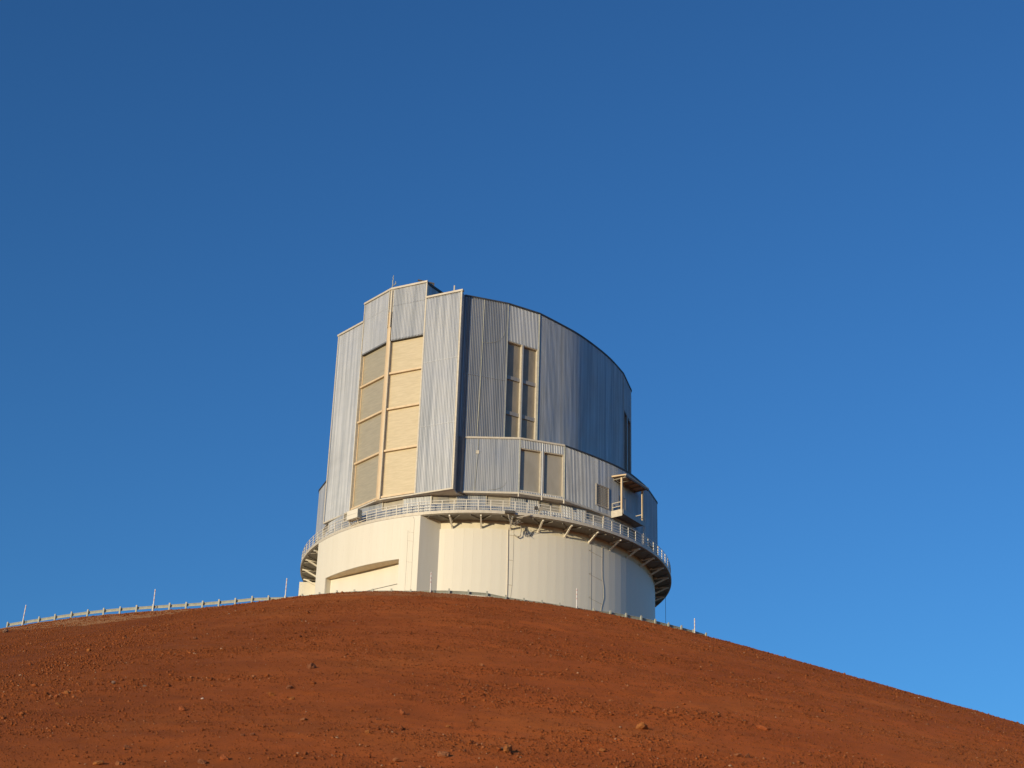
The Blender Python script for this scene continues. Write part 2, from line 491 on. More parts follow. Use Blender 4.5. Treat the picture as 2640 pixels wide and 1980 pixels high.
# --- neck between walkway and enclosure
def neck_r(a):                               # the neck bulges out under the front shutter
    a = (a + 180) % 360 - 180
    return float(np.interp(a, [-72, -60, -14, -7], [20.3, 21.1, 21.1, 20.3]))
core_neck = MB()
vs = []; NN = 144
for i in range(NN):
    a = 360 * i / NN; r = neck_r(a) - .25
    vs += [az(a, r, ZD - .1), az(a, 17.0, ZD - .1), az(a, 17.0, 13.53), az(a, r, 13.53)]
fs_n = []
for i in range(NN):
    j = (i + 1) % NN
    for k in range(4):
        fs_n.append((4 * i + k, 4 * j + k, 4 * j + (k + 1) % 4, 4 * i + (k + 1) % 4))
core_neck.add(vs, fs_n)
neck = core_neck.build('neck_wall', M['core'], obs)
NV = 22; st = 360 / NV
cl = MB()
for k in range(NV):
    c = 2.85 + st * k
    a0, a1 = c + 3.75, c - 3.75 + st
    n = 2
    for i in range(n):
        b0 = a0 + (a1 - a0) * i / n; b1 = a0 + (a1 - a0) * (i + 1) / n
        f = Facet(az(b0, neck_r(b0), 0)[:2], az(b1, neck_r(b1), 0)[:2])
        f.corr(cl, 0, f.L, ZD + .172, 13.54)
    f = Facet(az(c - 3.75, neck_r(c - 3.75), 0)[:2], az(c + 3.75, neck_r(c + 3.75), 0)[:2])
    f.corr(cl, 0, f.L, ZD + .172, 12.40)
    fr = MB()
    for u0, u1, z0, z1 in ((0, .08, 12.40, 13.54), (f.L - .08, f.L, 12.40, 13.54), (.08, f.L - .08, 13.46, 13.54), (.08, f.L - .08, 12.40, 12.48)):
        f.box(fr, u0, u1, -.2, .05, z0, z1)
    fo = fr.build('panel_frame', M['trim'], neck)
    mb = MB(); f.box(mb, .08, f.L - .08, -.2, -.1, 12.48, 13.46); mb.build('vent_panel', M['ventpan'], fo)
cl.build('cladding', M['clad'], neck)

# --- plan of the rotating enclosure (F forward towards the shutter, S sideways)
aF = math.radians(-36.0)
vF = Vector((math.sin(aF), -math.cos(aF))); vS = Vector((math.cos(aF), math.sin(aF)))
def FS(F, S):
    q = vF * F + vS * S
    return (q.x, q.y)
def toFS(p):
    p = Vector(p); return p.dot(vF), p.dot(vS)
def mirror(p):                                # to the other side of the shutter's axis
    F, S = toFS(p); return FS(F, 1.0 - S)

LC, LM, K, RM, RC = (-18.7, -10.5), (-15.50, -14.24), (-12.2, -18.1), (-8.08, -20.135), (-3.9, -22.2)
RCb = (-3.55, -21.05)
LCb = mirror(RCb)
U = [(-3.6, -21.1), (1.4, -19.5), (5.1, -17.4), (7.7, -14.9), (10.0, -12.5), (12.4, -9.3), (14.3, -6.3), (16.1, -2.7), (17.5, 2.0)]
Lw = [(-3.3, -20.75), (3.2, -21.0), (8.2, -19.5), (11.4, -17.0), (14.0, -14.7), (15.8, -12.7), (17.3, -10.3), (18.5, -8.0), (20.0, -4.0)]
def close_plan(right, tail):
    pts = list(right) + [FS(F, S) for F, S in tail]
    left = [mirror(p) for p in pts][::-1]
    return pts + left
U_all = close_plan(U, [(-14.8, 10.4), (-18.5, 7.8)])
L_all = close_plan(Lw, [(-11.6, 15.9), (-15.0, 12.8), (-18.2, 8.2)])
V_pts = [LC, K, RC]

def smooth_path(pts, sub):
    """Catmull-Rom through the points"""
    out = []
    P_ = [Vector(p) for p in pts]
    for i in range(len(P_) - 1):
        p0 = P_[max(i - 1, 0)]; p1 = P_[i]; p2 = P_[i + 1]; p3 = P_[min(i + 2, len(P_) - 1)]
        for k in range(sub):
            t = k / sub
            out.append(.5 * ((2 * p1) + (p2 - p0) * t + (2 * p0 - 5 * p1 + 4 * p2 - p3) * t * t + (3 * p1 - p0 - 3 * p2 + p3) * t ** 3))
    out.append(P_[-1])
    return [(p.x, p.y) for p in out]

def shrink(poly, d):
    c = Vector((0, 0)); 
    out = []
    n = len(poly)
    for i in range(n):
        a = Vector(poly[i - 1]); b = Vector(poly[i]); e = Vector(poly[(i + 1) % n])
        d1 = (b - a).normalized(); d2 = (e - b).normalized()
        n1 = Vector((-d1.y, d1.x)); n2 = Vector((-d2.y, d2.x))
        m = (n1 + n2); 
        m = m / max(.6, m.length ** 2 / 2) if m.length > 1e-6 else n1
        out.append(tuple(b + m * d))
    return out

# z levels
Z_SOF, Z_LT, Z_UT, Z_CT = 13.7, 20.1, 37.8, 40.0
HEAD, ROWS = 33.1, (28.95, 24.45, 19.30)

def cap_line(pts, z0, z1, o0, o1, name, mat, parent):
    """a flashing strip following the plan line, mitred at the corners"""
    mb = MB()
    P_ = [Vector(p) for p in pts]
    N_ = []
    for i in range(len(P_)):
        d1 = (P_[i] - P_[i - 1]).normalized() if i else (P_[1] - P_[0]).normalized()
        d2 = (P_[i + 1] - P_[i]).normalized() if i < len(P_) - 1 else d1
        n1 = Vector((d1.y, -d1.x)); n2 = Vector((d2.y, -d2.x)); m = n1 + n2
        N_.append(m / (m.length ** 2 / 2))
    vs = []
    for p, nn in zip(P_, N_):
        a = p + nn * o1; b = p + nn * o0
        vs += [(a.x, a.y, z0), (b.x, b.y, z0), (b.x, b.y, z1), (a.x, a.y, z1)]
    fs = []
    for i in range(len(P_) - 1):
        for k in range(4):
            k2 = (k + 1) % 4
            fs.append((4 * i + k, 4 * i + 4 + k, 4 * i + 4 + k2, 4 * i + k2))
    fs += [(0, 1, 2, 3), (4 * len(P_) - 1, 4 * len(P_) - 2, 4 * len(P_) - 3, 4 * len(P_) - 4)]
    mb.add(vs, fs)
    return mb.build(name, mat, parent)

def corner_post(p, z0, z1, w, name, mat, parent):
    mb = MB(); mb.box((p[0], p[1], (z0 + z1) / 2), (w, w, z1 - z0)); return mb.build(name, mat, parent)

# --- upper tier
mb = MB()
Ucore = shrink(U_all, 1.4)
mb.prism(Ucore, 20.0, 37.5)
upper = mb.build('upper_tier', M['core'], obs)
mb = MB(); mb.prism(shrink(U_all, .1), 37.52, 37.72); mb.build('roof', M['roof'], upper)

def windows(parent, f, cols, z0, z1, rows, recess, cladz, pm_, trim_u=.12, vent='vent', lit='trim'):
    """openings in facet f: cladding round them, reveals, transoms and one panel for each light"""
    c = MB()
    u = 0.0
    for (a, b) in cols:
        if a - u > .02: f.corr(c, u, a, cladz[0], cladz[1])
        f.corr(c, a, b, z1, cladz[1])
        if z0 - cladz[0] > .1: f.corr(c, a, b, cladz[0], z0)
        u = b
    if f.L - u > .02: f.corr(c, u, f.L, cladz[0], cladz[1])
    c.build('cladding', M['clad'], parent)
    for (a, b) in cols:
        r = MB()
        f.box(r, a - .02, a + .05, -recess - .1, .0, z0, z1)
        f.box(r, b - .10, b + .02, -recess - .1, .05, z0, z1)
        f.box(r, a + .05, b - .10, -recess - .1, -.02, z1 - .08, z1)
        f.box(r, a + .05, b - .10, -recess - .1, .02, z0, z0 + .1)
        fr = r.build('window_frame', M[lit], parent)
        zs = [z0 + .1] + sorted(rows) + [z1 - .1]
        for i in range(len(zs) - 1):
            lo = zs[i] + (.22 if i else 0); hi = zs[i + 1] - (.22 if i < len(zs) - 2 else 0)
            m_ = MB(); f.box(m_, a + .05, b - .10, -recess - .08, -recess, lo, hi); m_.build('window_panel', pm_, fr)
        for zr in rows:
            m_ = MB(); f.box(m_, a + .05, b - .10, -recess - .08, -recess * .55, zr - .22, zr + .22); m_.build('transom', M['vent'], fr)

fU1 = Facet(U[0], U[1])
mb = MB(); fU1.corr(mb, 0, fU1.L, Z_LT, 37.75, .205, .10); mb.build('cladding', M['clad'], upper)
fU2 = Facet(U[1], U[2])
windows(upper, fU2, [(.12, 2.08), (2.24, 4.18)], 20.2, HEAD, (28.6, 24.2), .34, (Z_LT, 37.75), M['pane'])
arc = smooth_path(U[2:8], 5)
mb = MB()
for a, b in zip(arc[:-1], arc[1:]):
    f = Facet(a, b); f.corr(mb, 0, f.L, Z_LT, 37.75, .19, .07)
mb.build('cladding', M['clad'], upper)
fU8 = Facet(U[7], U[8])
windows(upper, fU8, [(.5, 2.35), (2.65, 4.5)], 20.2, HEAD, (28.6, 24.2), .85, (Z_LT, 37.75), M['vent'], lit='vent')
mb = MB()
rest = U_all[8:]
for a, b in zip(rest[:-1], rest[1:]):
    f = Facet(a, b); f.corr(mb, 0, f.L, Z_LT if True else 0, 37.75, .25, .04)
mb.build('cladding', M['clad'], upper)
cap_line(U[:2] + [U[2]] + arc[1:] + [U[8]] + U_all[9:11], 37.75, 37.95, -.3, .12, 'roof_edge', M['edge'], upper)
for p in (U[1], U[2], U[7]):
    corner_post(p, Z_LT + .02, 37.74, .16, 'corner_trim', M['steel'], upper)
# downpipe on the first facet
mb = MB(); mb.tube([fU1.p(2.35, .1, 37.7), fU1.p(2.3, .1, 31), fU1.p(2.2, .1, 25), fU1.p(2.1, .1, 20.2)], .05, 6); mb.build('downpipe', M['steel'], upper)

mb = MB(); mb.tube([fU1.p(2.3 + 2.6 * math.sin(t * PI / 2), .12, 32.2 + 1.9 * (1 - math.cos(t * PI / 2))) for t in [k / 8 for k in range(9)]], .02, 5); mb.build('conductor', M['steel'], upper)
mb = MB(); fU1.box(mb, 0, fU1.L - .1, .02, .105, 27.9, 27.96); mb.build('sheet_lap', M['clad'], upper)

# --- lower tier
mb = MB()
mb.prism(shrink(L_all, 1.2), Z_SOF + .02, 19.85)
lower = mb.build('lower_tier', M['core'], obs)
mb = MB(); mb.prism(shrink(L_all, .05), 19.87, 20.07); mb.build('roof', M['roof'], lower)
mb = MB(); mb.prism(shrink(L_all, .02), Z_SOF - .14, Z_SOF - .001); mb.build('soffit', M['bright'], lower)
fL0 = Facet((-4.3, -19.3), Lw[0])
mb = MB(); fL0.corr(mb, 0, fL0.L, Z_SOF, 20.05); mb.build('cladding', M['clad'], lower)
fL1 = Facet(Lw[0], Lw[1])
mb = MB(); fL1.corr(mb, 0, fL1.L, Z_SOF, 20.05); mb.build('cladding', M['clad'], lower)
fL2 = Facet(Lw[1], Lw[2])
mb = MB(); mb.tube([fL1.p(1.95, .08, 20.1), fL1.p(1.9, .08, 18.4), fL1.p(1.8, .08, 15.6), fL1.p(1.7, .08, 13.7)], .028, 5); mb.build('downpipe', M['steel'], lower)
mb = MB(); fL1.box(mb, 1.72, 2.05, .03, .1, 18.2, 18.6); mb.build('junction_box', M['trim'], lower)
mb = MB(); mb.tube([fL1.p(3.2 + 1.9 * math.sin(t * PI / 2), .07, 13.95 + 1.0 * (1 - math.cos(t * PI / 2))) for t in [k / 8 for k in range(9)]], .018, 5); mb.build('conductor', M['steel'], lower)
windows(lower, fL2, [(.08, 2.52), (2.78, 5.14)], 13.95, 19.05, (), .34, (Z_SOF, 20.05), M['ventpan'])
larc = smooth_path(Lw[2:9], 4)
mb = MB()
for a, b in zip(larc[:-1], larc[1:]):
    f = Facet(a, b); f.corr(mb, 0, f.L, Z_SOF, 20.05, .20, .07)
mb.build('cladding', M['clad'], lower)
mb = MB()
rest = L_all[8:]
for a, b in zip(rest[:-1], rest[1:]):
    f = Facet(a, b); f.corr(mb, 0, f.L, Z_SOF, 20.05, .25, .04)
mb.build('cladding', M['clad'], lower)
cap_line([Lw[0], Lw[1], Lw[2]], 20.05, 20.25, -.4, .12, 'roof_edge', M['trim'], lower)
cap_line([Lw[2]] + larc[1:] + L_all[9:], 20.05, 20.22, -.4, .12, 'roof_edge', M['edge'], lower)
cap_line([Lw[0], Lw[1], Lw[2]] + larc[1:], Z_SOF - .16, Z_SOF + .06, -.05, .09, 'bottom_trim', M['trim'], lower)
for p in (Lw[1], Lw[2]):
    corner_post(p, Z_SOF + .07, 20.04, .14, 'corner_trim', M['steel'], lower)
for p in (Lw[1], fL2.p(2.65, 0, 0), Lw[2]):
    mb = MB(); mb.tube([(p[0], p[1] - .06, Z_SOF - .05), (p[0], p[1] - .06, Z_SOF - .5)], .09, 8); mb.build('drain_stub', M['trim'], lower)
# louvre
fv = Facet(Lw[3], Lw[4])
mb = MB()
for u0, u1, z0, z1 in ((.55, .65, 14.4, 17.0), (2.5, 2.6, 14.4, 17.0), (.65, 2.5, 16.9, 17.0), (.65, 2.5, 14.4, 14.5)):
    fv.box(mb, u0, u1, -.3, .16, z0, z1)
lou = mb.build('louvre_vent', M['trim'], lower)
mb = MB(); fv.box(mb, .65, 2.5, -.25, .03, 14.5, 16.9); mb.build('louvre_back', M['edge'], lou)
sl = MB()
for i in range(12):
    z = 14.56 + i * .2
    sl.add([fv.p(.65, .15, z), fv.p(2.5, .15, z), fv.p(2.5, .04, z + .13), fv.p(.65, .04, z + .13), fv.p(.65, .15, z - .02), fv.p(2.5, .15, z - .02), fv.p(2.5, .04, z + .11), fv.p(.65, .04, z + .11)],
           [(0, 1, 2, 3), (7, 6, 5, 4), (0, 4, 5, 1), (2, 6, 7, 3)])
sl.build('louvre_slats', M['column'], lou)

# --- balcony with canopy on the lower tier
O = Vector((13.85, -14.95)); bA = Vector((.6, .8)); bN = Vector((.8, -.6))
def bp(a, n, z):
    q = O + bA * a + bN * n; return (q.x, q.y, z)
def bbox(mb, a0, a1, n0, n1, z0, z1):
    mb.hexa([bp(a0, n1, z0), bp(a1, n1, z0), bp(a1, n0, z0), bp(a0, n0, z0), bp(a0, n1, z1), bp(a1, n1, z1), bp(a1, n0, z1), bp(a0, n0, z1)])
mb = MB(); bbox(mb, -.1, 4.6, -.5, 1.45, 13.95, 14.12)
balc = mb.build('balcony', M['deck'], obs)
mb = MB(); mb.hexa([bp(-.1, 1.9, 18.35), bp(4.8, 1.9, 18.35), bp(4.8, -.4, 18.55), bp(-.1, -.4, 18.55), bp(-.1, 1.9, 18.5), bp(4.8, 1.9, 18.5), bp(4.8, -.4, 18.72), bp(-.1, -.4, 18.72)])
can = mb.build('canopy', M['column'], balc)
mb = MB(); bbox(mb, -.15, 4.85, 1.72, 1.88, 18.18, 18.34); mb.build('canopy_beam', M['deck'], can)
for k in range(5):
    mb = MB(); bbox(mb, .2 + k * 1.05, .32 + k * 1.05, -.3, 1.7, 18.2, 18.34); mb.build('canopy_rafter', M['deck'], can)
for a in (.0, 4.45):
    mb = MB(); bbox(mb, a - .1, a + .1, 1.15, 1.35, 14.13, 18.2); mb.build('post', M['column'], balc)
mb = MB(); bbox(mb, -.16, -.1, -.05, 1.4, 13.55, 14.35); mb.build('end_panel', M['trim'], balc)
mb = MB(); bbox(mb, -.1, 4.6, 1.46, 1.52, 13.75, 14.3); mb.build('fascia', M['vent'], balc)
rl = MB()
for z in (14.75, 15.25):
    bbox(rl, -.13, -.07, .05, 1.15, z - .04, z + .04)
    bbox(rl, 4.4, 4.46, .05, 1.15, z - .04, z + .04)
bbox(rl, -.13, -.07, .02, .1, 14.36, 15.29)
bbox(rl, 4.4, 4.46, .02, .1, 14.13, 15.29)
rl.build('railing', M['trim'], balc)
fb = Facet(Lw[4], Lw[5])
mb = MB(); fb.box(mb, .9, 2.05, -.1, .1, 14.13, 16.6); dr_ = mb.build('door', M['door'], balc)
mb = MB(); fb.box(mb, .8, .9, -.1, .14, 14.13, 16.7); fb.box(mb, 2.05, 2.15, -.1, .14, 14.13, 16.7); fb.box(mb, .9, 2.05, -.1, .14, 16.6, 16.7); mb.build('door_frame', M['vent'], dr_)
# ladder hanging below the balcony
lad = MB()
for a in (4.5, 4.85):
    lad.tube([bp(a, 1.3, 11.2), bp(a, 1.3, 15.2)], .035, 5)
for k in range(10):
    lad.tube([bp(4.5, 1.3, 11.5 + k * .36), bp(4.85, 1.3, 11.5 + k * .36)], .022, 5)
lad.build('ladder', M['trim'], balc)

# --- front shutter: two planes meeting at a ridge, raised in the middle
back = -vF
def bk(p, d): q = Vector(p) + back * d; return (q.x, q.y)
mb = MB(); mb.prism([bk(LC, 1.1), bk(K, 1.2), bk(RC, 1.3), bk(RC, 3.5), bk(LC, 3.5)], 13.55, 37.6)
front = mb.build('front_shutter', M['core'], obs)
mb = MB(); mb.prism([LC, K, RC, RCb, bk(RC, 4), bk(LC, 4), LCb], 37.62, 37.74); mb.build('roof', M['roof'], front)
mb = MB(); mb.prism([LC, K, RC, RCb, bk(RC, 4.5), bk(LC, 4.5), LCb], 13.40, 13.52); mb.build('soffit', M['bright'], front)
fR = Facet(K, RC); fLf = Facet(LC, K)
LL = fLf.L
mb = MB(); fR.corr(mb, 4.62, fR.L, 13.53, 37.76, .19, .042); mb.build('cladding', M['clad'], front)
mb = MB(); fR.corr(mb, .3, 4.62, HEAD, Z_CT - .1, .19, .042); mb.build('cladding', M['clad'], front)
mb = MB(); fLf.corr(mb, 0, LL - 5.05, 13.53, 37.46, .19, .03); mb.build('cladding', M['clad'], front)
mb = MB(); fLf.corr(mb, LL - 5.05, LL - .3, HEAD, Z_CT - .1, .19, .03); mb.build('cladding', M['clad'], front)
fs_ = Facet(RC, RCb)
mb = MB(); fs_.box(mb, .02, fs_.L + .35, -.2, 0, 13.53, 37.76); mb.build('side_wall', M['clad'], front)
fs2 = Facet(LCb, LC)
mb = MB(); fs2.box(mb, -1.2, fs2.L - .02, -.2, 0, 13.53, 37.46); mb.build('side_wall', M['clad'], front)
mb = MB(); fR.box(mb, 4.72, fR.L - .18, .02, .05, 29.4, 29.46); mb.build('sheet_lap', M['clad'], front)
mb = MB(); fR.box(mb, 4.72, fR.L - .18, .02, .05, 21.4, 21.45); mb.build('sheet_lap', M['clad'], front)
# raised middle running back over the roof
RMt = fR.p(4.62, 0, 0)[:2]; LMt = fLf.p(LL - 5.05, 0, 0)[:2]
mb = MB(); mb.prism([bk(LMt, .3), bk(K, .3), bk(RMt, .3), bk(RMt, 34), bk(LMt, 34)], 33.3, 39.85)
ridge = mb.build('raised_roof', M['clad'], front)
rb = Facet(bk(RMt, .05), bk(RMt, 34))
mb = MB(); rb.box(mb, 0, rb.L, -.02, .1, 39.75, 40.02); mb.build('roof_edge', M['edge'], ridge)
# flashings
def trim_box(f, u0, u1, o0, o1, z0, z1, name='flashing', mat='trim', par=None):
    mb = MB(); f.box(mb, u0, u1, o0, o1, z0, z1); return mb.build(name, M[mat], par or front)
trim_box(fR, 4.62, fR.L + .12, -.25, .16, 37.765, 38.0)
trim_box(fLf, -.12, LL - 5.05, -.25, .16, 37.465, 37.7)
cap_line([fLf.p(LL - 5.15, 0, 0)[:2], K, fR.p(4.72, 0, 0)[:2]], Z_CT - .12, Z_CT + .12, -.35, .16, 'flashing', M['trim'], front)
trim_box(fR, fR.L - .17, fR.L + .03, -.1, .08, 13.53, 37.76)
trim_box(fR, 4.55, 4.70, -.6, .08, 13.53, Z_CT - .125)
trim_box(fLf, -.03, .12, -.1, .08, 13.53, 37.46)
trim_box(fLf, LL - 5.12, LL - 5.0, -.6, .08, 13.53, Z_CT - .125)
trim_box(fR, 0.5, fR.L + .03, -.3, .07, 13.36, 13.525)
trim_box(fLf, -.03, LL - .5, -.3, .07, 13.36, 13.525)
# ridge column
col = MB(); col.prism([bk(K, -.12), fR.p(.22, .06, 0)[:2], fR.p(.22, -.55, 0)[:2], bk(K, .9), fLf.p(LL - .30, -.55, 0)[:2], fLf.p(LL - .30, .06, 0)[:2]], 13.45, 36.9)
colo = col.build('ridge_column', M['column'], front)
col = MB(); col.prism([bk(K, -.06), fR.p(.30, .04, 0)[:2], fR.p(.30, -.3, 0)[:2], fLf.p(LL - .30, -.3, 0)[:2], fLf.p(LL - .30, .04, 0)[:2]], 36.91, 39.86)
col.build('ridge_cover', M['trim'], front)
for f, u in ((fR, .16), (fLf, LL - .2)):
    mb = MB(); mb.tube([f.p(u, .16, 34.9), f.p(u, .16, 39.8)], .06, 6); mb.build('conduit', M['trim'], colo)
mb = MB(); fR.box(mb, .22, .30, -.35, .10, 13.53, HEAD); mb.build('guide_rail', M['trim'], colo)
# eight screens in the slit
for f, u0, u1 in ((fR, .30, 4.55), (fLf, LL - 5.0, LL - .30)):
    zs = [13.75] + sorted(ROWS) + [HEAD]
    mb = MB(); f.box(mb, u0, u1, -.5, .02, HEAD - .02, HEAD + .18); mb.build('head_trim', M['edge'], front)
    for i in range(4):
        lo = zs[i] + .125; hi = zs[i + 1] - (.105 if i < 3 else .02)
        mb = MB(); f.box(mb, u0 + .12, u1 - .06, -.45, -.34, lo, hi); sp = mb.build('screen_panel', M['screen'] if f is fR else M['screen2'], front)
        mb = MB(); f.box(mb, u0 + .12, u1 - .06, -.33, -.26, lo, lo + .12); f.box(mb, u0 + .0, u0 + .11, -.45, -.28, lo, hi); mb.build('screen_edge', M['column'], sp)
        mb = MB(); f.box(mb, u0, u1, -.45, -.06, zs[i] - .10, zs[i] + .12); mb.build('transom', M['column'], front)

# --- pipes and cables on the drum
def path(pts, r, name, mat, parent, n=6):
    mb = MB(); mb.tube(pts, r, n); return mb.build(name, M[mat], parent)
path([az(6.35, 20.06, 10.1), az(6.3, 20.06, 9.5), az(6.45, 20.06, 7), az(6.55, 20.06, 4), az(6.6, 20.06, -.3)], .06, 'pipe', 'soffit', drum)
path([az(8.08, 20.025, 9.9), az(8.15, 20.025, 7), az(8.05, 20.025, 3.6), az(7.6, 20.025, 1.8), az(7.55, 20.025, -.3)], .014, 'cable', 'pipe', drum)
for z in (9.2, 6.35, 3.55):
    path([az(6.45, 20.06, z), az(8.1, 20.025, z - .05)], .014, 'cable', 'pipe', drum)
path([az(34.8, 20.025, 10.8), az(34.85, 20.025, 7), az(34.9, 20.025, -.3)], .014, 'cable', 'pipe', drum)
path([az(39.4, 20.025, 10.0), az(39.4, 20.025, 9.5), az(39.4, 20.025, 7.2), az(39.5, 20.025, 6.3), az(40.1, 20.025, 5.2), az(40.2, 20.025, 4.1), az(39.1, 20.025, 2.7), az(38.6, 20.025, -.3)], .03, 'cable', 'pipe', drum)
for z in (9.0, 6.3, 3.6):
    path([az(34.9, 20.025, z + .15), az(33.9, 20.025, z), az(36.5, 20.025, z - .2), az(39.4, 20.025, z - .35)], .014, 'cable', 'pipe', drum)
path([az(-21.6, 22.05, 10.7), az(-21.2, 21.96, 10.3), az(-21.2, 21.96, 7), az(-21.1, 21.96, -.3)], .012, 'cable', 'pipe', bay)
path([az(-23.0, 21.96, 9.2), az(-22.9, 21.96, 7), az(-22.9, 21.96, -.3)], .010, 'cable', 'pipe', bay)
for z in (9.0, 8.0, 5.6, 2.4):
    path([az(-23.0, 21.96, z), az(-21.2, 21.96, z - .15)], .009, 'cable', 'pipe', bay)
path([az(93, 21.5, 10.7), az(93, 21.5, .2)], .025, 'cable', 'cable', walk)
# tangle of hoses below the walkway edge
for k in range(7):
    a0 = 5.2 + random.uniform(0, 1.2); pts = []
    for i in range(7):
        t = i / 6
        pts.append(az(a0 + t * random.uniform(1.2, 4.6), 22.05 - .3 * t + random.uniform(-.1, .1), 10.75 - 1.5 * math.sin(t * 2.6) * random.uniform(.4, .9) + random.uniform(-.08, .08)))
    path(pts, random.choice((.02, .03, .04)), 'hose', random.choice(('cable', 'pipe', 'soffit')), walk, 5)
path([az(8.2, 20.15, 9.2), az(9.2, 20.3, 8.95), az(10.0, 20.3, 9.1), az(10.3, 20.3, 9.7), az(10.0, 20.5, 10.3)], .07, 'hose', 'pipe', walk)
path([az(8.0, 22.0, 10.45), az(10.0, 22.1, 10.65), az(12.0, 22.1, 10.95)], .06, 'hose', 'trim', walk)
for k in range(3):
    path([az(11 + k * .3, 20.1, 10.2), az(11.6 + k * .6, 20.1, 9.2 + .2 * k), az(12.8 + k * .5, 20.1, 9.2 + .1 * k), az(14.5, 20.1, 10.0)], .018, 'cable', 'cable', walk)
mb = MB(); arc_wall(mb, 21.97, 22.3, 4.6, 7.4, 10.85, 11.12, 2); mb.build('cable_box', M['cable'], walk)

# --- things fixed to the building
cab = empty('equipment_cabinet', az(-41.4, 22.3, 11.6))
tag(cab, 'white box cabinet bracketed outside the walkway railing above the entrance bay', 'cabinet')
cab.rotation_euler = (0, 0, math.radians(-41.4))
mb = MB(); mb.box((0, 0, .75), (1.65, .7, .52)); mb.build('upper_case', M['white'], cab)
mb = MB(); mb.box((0, 0, .22), (1.65, .7, .50)); mb.build('lower_case', M['white'], cab)
mb = MB(); mb.box((.828, 0, .5), (.02, .6, .9)); mb.build('end_plate', M['steel'], cab)
mb = MB()
for x in (-.6, .6):
    strut(mb, (x, -.3, -.05), (x, .35, -.5), .07, .07); strut(mb, (x, -.3, -.05), (x, .4, -.05), .07, .07)
strut(mb, (-.7, .3, -.5), (1.6, .3, -.25), .07, .07)
mb.build('support_frame', M['trim'], cab)

lamp = empty('floodlight', az(14.3, 21.98, 11.5))
tag(lamp, 'small grey floodlight clamped to the walkway railing below the big vents', 'floodlight')
lamp.rotation_euler = (0, 0, math.radians(14.3))
mb = MB(); mb.tube([(.12, -.05, .2), (.12, -.4, .16)], [.16, .24], 12); mb.build('lamp_head', M['pipe'], lamp)
mb = MB(); mb.box((-.35, -.1, .3), (.35, .25, .3)); mb.build('driver_box', M['cable'], lamp)
mb = MB(); mb.tube([(-.4, .1, 0), (.3, .1, 0)], .03, 6); mb.tube([(.12, .1, 0), (.12, -.06, .2)], .03, 6); mb.build('clamp', M['steel'], lamp)

ant = empty('antenna_mast', (K[0], K[1], Z_CT + .1))
tag(ant, 'thin weather mast standing on the peak of the shutter', 'mast')
mb = MB(); mb.tube([(0, 0, 0), (.05, 0, .6), (.02, 0, 1.1)], .06, 6); mb.build('mast', M['steel'], ant)
mb = MB(); mb.tube([(.02, 0, 1.0), (.1, 0, 1.25), (.02, 0, 1.4), (.1, 0, 1.75)], .045, 6); mb.build('sensor', M['steel'], ant)
mb = MB(); mb.tube([(.05, 0, .4), (.3, 0, .5), (.38, 0, .95)], .05, 6); mb.tube([(.3, 0, .5), (.42, 0, .75)], .07, 6); mb.build('side_arm', M['steel'], ant)
dv = empty('roof_davit', (*bk(RMt, 1.2), Z_CT))
tag(dv, 'dark davit beam poking out over the roof beside the shutter peak', 'davit')
q = fR.p(3.2, -.3, Z_CT + .7); b0 = Vector(dv.location)
mb = MB(); strut(mb, Vector(q) - b0, Vector((0, 0, .35)), .12, .16); mb.build('beam', M['cable'], dv)
mb = MB(); mb.box((0, 0, .2), (.2, .2, .42)); mb.build('post', M['cable'], dv)
vp = empty('roof_vent_pipe', (*bk(fR.p(7.6, 0, 0)[:2], .9), 37.74))
tag(vp, 'short upright pipe on the roof between the shutter and the corrugated wall', 'pipe')
mb = MB(); mb.tube([(0, 0, 0), (0, 0, 1.55)], .09, 8); mb.build('pipe', M['trim'], vp)
mb = MB(); mb.tube([(.75, .2, 0), (.75, .2, .85)], .07, 8); mb.tube([(.75, .2, .05), (0, 0, .05)], .05, 6); mb.build('side_pipe', M['trim'], vp)

# ------------------------------------------------------------------ guardrail and snow poles
RX = [-60, -24, -20, -7.5, -4.5, 0.0, 3.0, 5.0, 10.5, 13.5, 17, 30]
RDZ = [-.07, -.07, -.50, -.62, -.40, -.25, -.55, -.50, -.58, -.36, -.2, -.2]
def rail_dz(x): return float(np.interp(x, RX, RDZ))
gr = empty('guardrail', (RAIL[24][0], RAIL[24][1], -.2))
tag(gr, 'long galvanised roadside guardrail curving along the crest of the slope', 'guardrail')
g0 = Vector(gr.location)
sec = [(.03, .43), (.0, .46), (.0, .485), (.08, .525), (.08, .56), (.02, .585), (.02, .605), (.08, .63), (.08, .665), (.0, .705), (.0, .73), (.03, .755)]
def rail_frame(i):
    a = Vector(RAIL[max(i - 1, 0)]); b = Vector(RAIL[min(i + 1, len(RAIL) - 1)])
    d = (b - a).normalized(); return d, Vector((d.y, -d.x))
NB = len(RAIL) - 1
